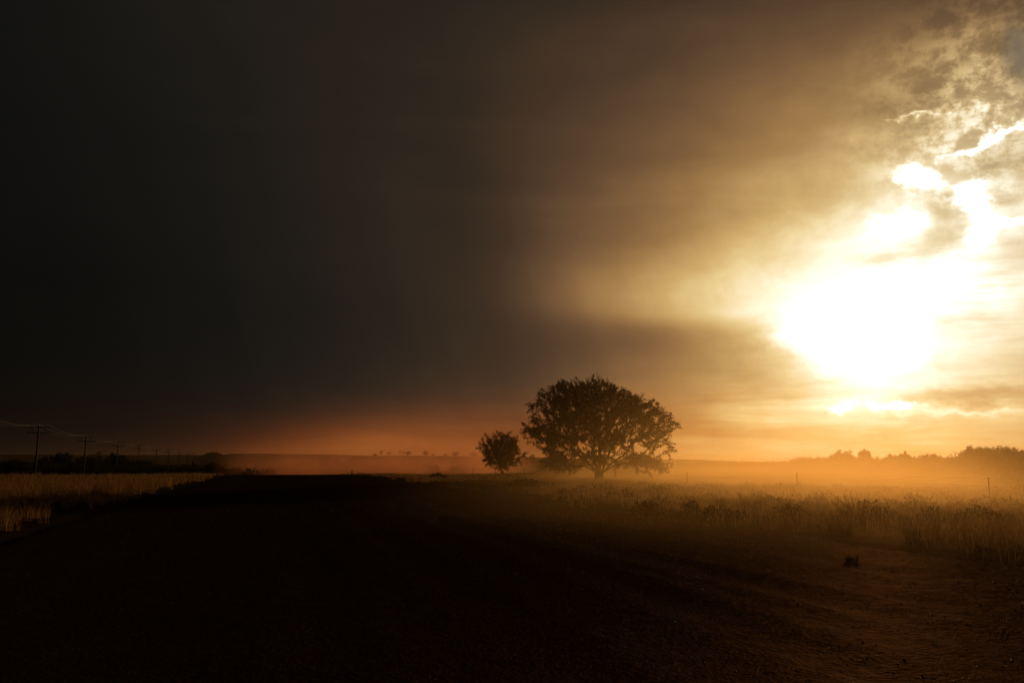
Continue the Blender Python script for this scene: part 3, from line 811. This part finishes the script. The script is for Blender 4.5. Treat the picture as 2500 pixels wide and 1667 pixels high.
grass_field('grass', 'tall dry grass over the dusty right field', 18500, -16, 56, 15, 210,
            lambda u, w, r, nz: u > 13.4 + nz * 4.5 + np.abs(r.normal(0, 0.8, len(u))) * (r.random(len(u)) < 0.9), 101, 0.13, 0.36, 24, 0.40)
grass_field('grass', 'dry grass over the left field beside the road', 12500, -54, -14.5, 8, 155,
            lambda u, w, r, nz: (u < -6.6 + nz * 1.6 - np.abs(r.normal(0, 0.6, len(u)))) & (w < 215), 102, 0.22, 0.48, 20, 0.27)

def seed_stalks(name, label, n, seed):
    rng = np.random.default_rng(seed)
    A = np.radians(rng.uniform(2, 42, n)); D = np.exp(rng.uniform(math.log(15), math.log(75), n)); x, y = D * np.sin(A), D * np.cos(A); u, w = uw(x, y)
    k = u > 13.2 + fbm(w / 4, w * 0 + 3.3, 4) * 5; x, y, D = x[k], y[k], D[k]
    h = rng.uniform(0.35, 0.7, len(x)); wd = 0.007 * np.clip(D / 25, 0.8, 3)
    v, q = blades(x, y, terrain(x, y), 3, h, np.full(len(x), 0.12), wd, rng, 0.28, 0.7)
    tips = v.reshape(-1, 6, 3)[:, 4]; m = len(tips); Dm = np.repeat(D, 3); r = 0.012 * np.clip(Dm / 25, 0.8, 2.5); a = rng.uniform(0, 6.28, m)
    ox = np.stack([np.cos(a) * r, np.sin(a) * r, np.zeros(m)], -1); up = np.stack([rng.normal(0, .03, m), rng.normal(0, .03, m), rng.uniform(0.05, 0.13, m)], -1)
    hv = np.stack([tips - up * 0.3, tips + ox + up * 0.2, tips + up, tips - ox + up * 0.2], 1).reshape(-1, 3); hq = np.arange(4 * m).reshape(-1, 4) + len(v)
    o = link(name, np_mesh(name, np.concatenate([v, hv]), np.concatenate([q, hq]), M_STALK)); tag(o, label, kind='stuff')
seed_stalks('grass_stalks', 'pale seeding stalks standing above the right-hand grass', 2200, 131)

# single tufts and shrubs along the bare verge
def tuft(px, dist, w_, h_, seed, label, nb=260, group='grass tufts along the right verge', cat='grass tuft'):
    rng = np.random.default_rng(seed); x, y, _ = at(px, dist=dist)
    z = float(terrain(x, y, True)) + 0.02 if uw(x, y)[0] < ROAD_R else tz(x, y)
    v, q = blades(np.zeros(1), np.zeros(1), np.zeros(1), nb, np.array([h_]), np.array([w_ * 0.42]), np.array([0.010]), rng, 0.75, 0.12)
    t = empty('grass_tuft', (x, y, z)); link('blades', np_mesh('blades', v, q, M_GRASS), t)
    c = MB(); c.tube([(0, 0, -0.1), (0, 0, 0.05), (0.01, 0, 0.08)], [w_ * 0.40, w_ * 0.22, w_ * 0.03], 9); c.build('crown', M_SOIL, t)
    tag(t, label, cat, group)
for a in [(2066, 15.2, 0.24, 0.22, 201, 'lone dark grass tuft out on the bare dirt'),
          (1824, 29, 0.9, 0.85, 202, 'pointed dark tuft at the grass edge right of the large acacia'),
          (1758, 31, 0.3, 0.75, 203, 'thin upright tuft like a stake at the grass edge'),
          (1979, 24, 0.9, 0.62, 204, 'squat dark tuft at the grass edge, widest of its row'),
          (2030, 22, 0.45, 0.55, 205, 'small dark tuft right of the squat tuft'),
          (2053, 21, 0.40, 0.50, 206, 'small dark tuft beside a pale stalk at the grass edge'),
          (2079, 25, 0.6, 0.95, 207, 'tall seeding tuft behind the small dark tufts'),
          (1930, 25, 0.5, 0.5, 208, 'low tuft left of the squat tuft at the grass edge'),
          (2215, 19.5, 0.35, 0.62, 209, 'bright upright tuft at the grass edge toward the right'),
          (2288, 20, 1.1, 0.75, 210, 'big dark tuft near the right edge of the view'),
          (2381, 17.5, 1.0, 0.85, 211, 'pale spreading tuft nearest the right edge'),
          (2455, 18.5, 0.9, 0.8, 212, 'rough tuft at the right edge of the view'),
          (1690, 36, 0.7, 0.6, 214, 'low tuft at the grass edge under the right side of the acacia'),
          (1610, 40, 0.9, 0.7, 215, 'dark tuft at the grass edge below the acacia')]:
    tuft(*a)
for px, d, w_, h_, s, lab in [(1293, 62, 3.6, 0.8, 301, 'low dark shrub in the grass left of the acacia trunk'), (1068, 105, 2.2, 0.9, 302, 'small dark shrub in the dusty grass left of the two acacias'),
                              (1600, 52, 2.6, 0.6, 304, 'low dark shrub in the grass below the acacia crown')]:
    bush(px, d, w_, h_, s, lab, 'low shrubs in the right field', name='low_shrub', cat='shrub', leaf=0.15, n=600, per=22, h0=0.02)

# ------------------------------------------------------------------ stones
def rock_mesh(name, seed, n=1):
    rng = np.random.default_rng(seed)
    v, f = [], []
    for a in range(3):
        for k in range(7):
            t = 2 * math.pi * k / 7 + a * 0.4; r = (1.0, 0.85, 0.45)[a] * rng.uniform(0.8, 1.2)
            v.append((r * math.cos(t), r * 0.8 * math.sin(t), (-0.15, 0.35, 0.62)[a] * rng.uniform(0.85, 1.15)))
    v.append((0, 0, 0.68))
    for a in range(2):
        for k in range(7): f.append([a * 7 + k, a * 7 + (k + 1) % 7, (a + 1) * 7 + (k + 1) % 7, (a + 1) * 7 + k])
    for k in range(7): f.append([14 + k, 14 + (k + 1) % 7, 21])
    return v, f
rocks = [mesh_from('stone', *rock_mesh('stone', s), M_STONE) for s in (1, 2, 3)]
rng = np.random.default_rng(55)
for k in range(24):
    u, w = rng.uniform(3.5, 13), rng.uniform(6, 26); x, y = xy(u, w)
    o = link('stone', rocks[k % 3], None, (x, y, float(terrain(x, y, True)) + 0.02), rng.uniform(0, 6))
    s = rng.uniform(0.015, 0.04); o.scale = (s, s * 1.2, s * 0.6); o.location.z -= s * 0.2
    tag(o, 'small stone lying on the bare dirt of the road', 'stone', 'small stones scattered over the dirt road')
def gravel():
    rng = np.random.default_rng(77); n = 9000
    D = np.exp(rng.uniform(math.log(5.0), math.log(60), n * 2)); A = np.radians(rng.uniform(-48, 40, n * 2))
    x, y = D * np.sin(A), D * np.cos(A); u, w = uw(x, y); k = (u > -6) & (u < 13.5); x, y = x[k][:n], y[k][:n]; D = D[k][:n]
    z = terrain(x, y, True) + 0.02; s = rng.uniform(0.006, 0.022, len(x)) * np.clip(D / 14, 0.8, 2.2)
    B = np.array([(1, 0, 0), (0, 1, 0), (-1, 0, 0), (0, -1, 0), (0, 0, 0.8)]); a = rng.uniform(0, 6.28, len(x))
    c, sn = np.cos(a), np.sin(a)
    bx = B[None, :, 0] * c[:, None] - B[None, :, 1] * sn[:, None]; by = B[None, :, 0] * sn[:, None] + B[None, :, 1] * c[:, None]
    j = rng.uniform(0.6, 1.3, (len(x), 5))
    P = np.stack([x[:, None] + bx * s[:, None] * j, y[:, None] + by * s[:, None] * j, z[:, None] + B[None, :, 2] * s[:, None] * j - 0.004], -1)
    i = np.arange(len(x))[:, None] * 5
    q = np.concatenate([i + np.array([[0, 1, 4]]), i + np.array([[1, 2, 4]]), i + np.array([[2, 3, 4]]), i + np.array([[3, 0, 4]])], 0)
    o = link('gravel', np_mesh('gravel', P.reshape(-1, 3), q, M_STONE)); tag(o, 'loose gravel scattered over the dirt road', kind='stuff')
gravel()
def straw():
    rng = np.random.default_rng(91); n = 7000
    D = np.exp(rng.uniform(math.log(7), math.log(42), n)); A = np.radians(rng.uniform(2, 40, n)); x, y = D * np.sin(A), D * np.cos(A); u, w = uw(x, y)
    k = (u > 3) & (u < 13.6) & (rng.random(n) < sst(u, 3, 12) * 0.9 + 0.05); x, y, D = x[k], y[k], D[k]; m = len(x)
    z = terrain(x, y, True) + 0.028; a = rng.uniform(0, 6.28, m); L = rng.uniform(0.03, 0.09, m); W = 0.003 * np.clip(D / 12, 0.8, 2.5)
    dx, dy = np.cos(a) * L, np.sin(a) * L; sx, sy = -np.sin(a) * W, np.cos(a) * W; t = rng.normal(0.015, 0.02, m)
    P = np.stack([np.stack([x - sx, y - sy, z], -1), np.stack([x + sx, y + sy, z + 0.003], -1), np.stack([x + dx + sx, y + dy + sy, z + t + 0.003], -1), np.stack([x + dx - sx, y + dy - sy, z + t], -1)], 1).reshape(-1, 3)
    o = link('straw_litter', np_mesh('straw_litter', P, np.arange(4 * m).reshape(-1, 4), M_GRASS)); tag(o, 'broken straw lying on the bare verge', kind='stuff')
straw()
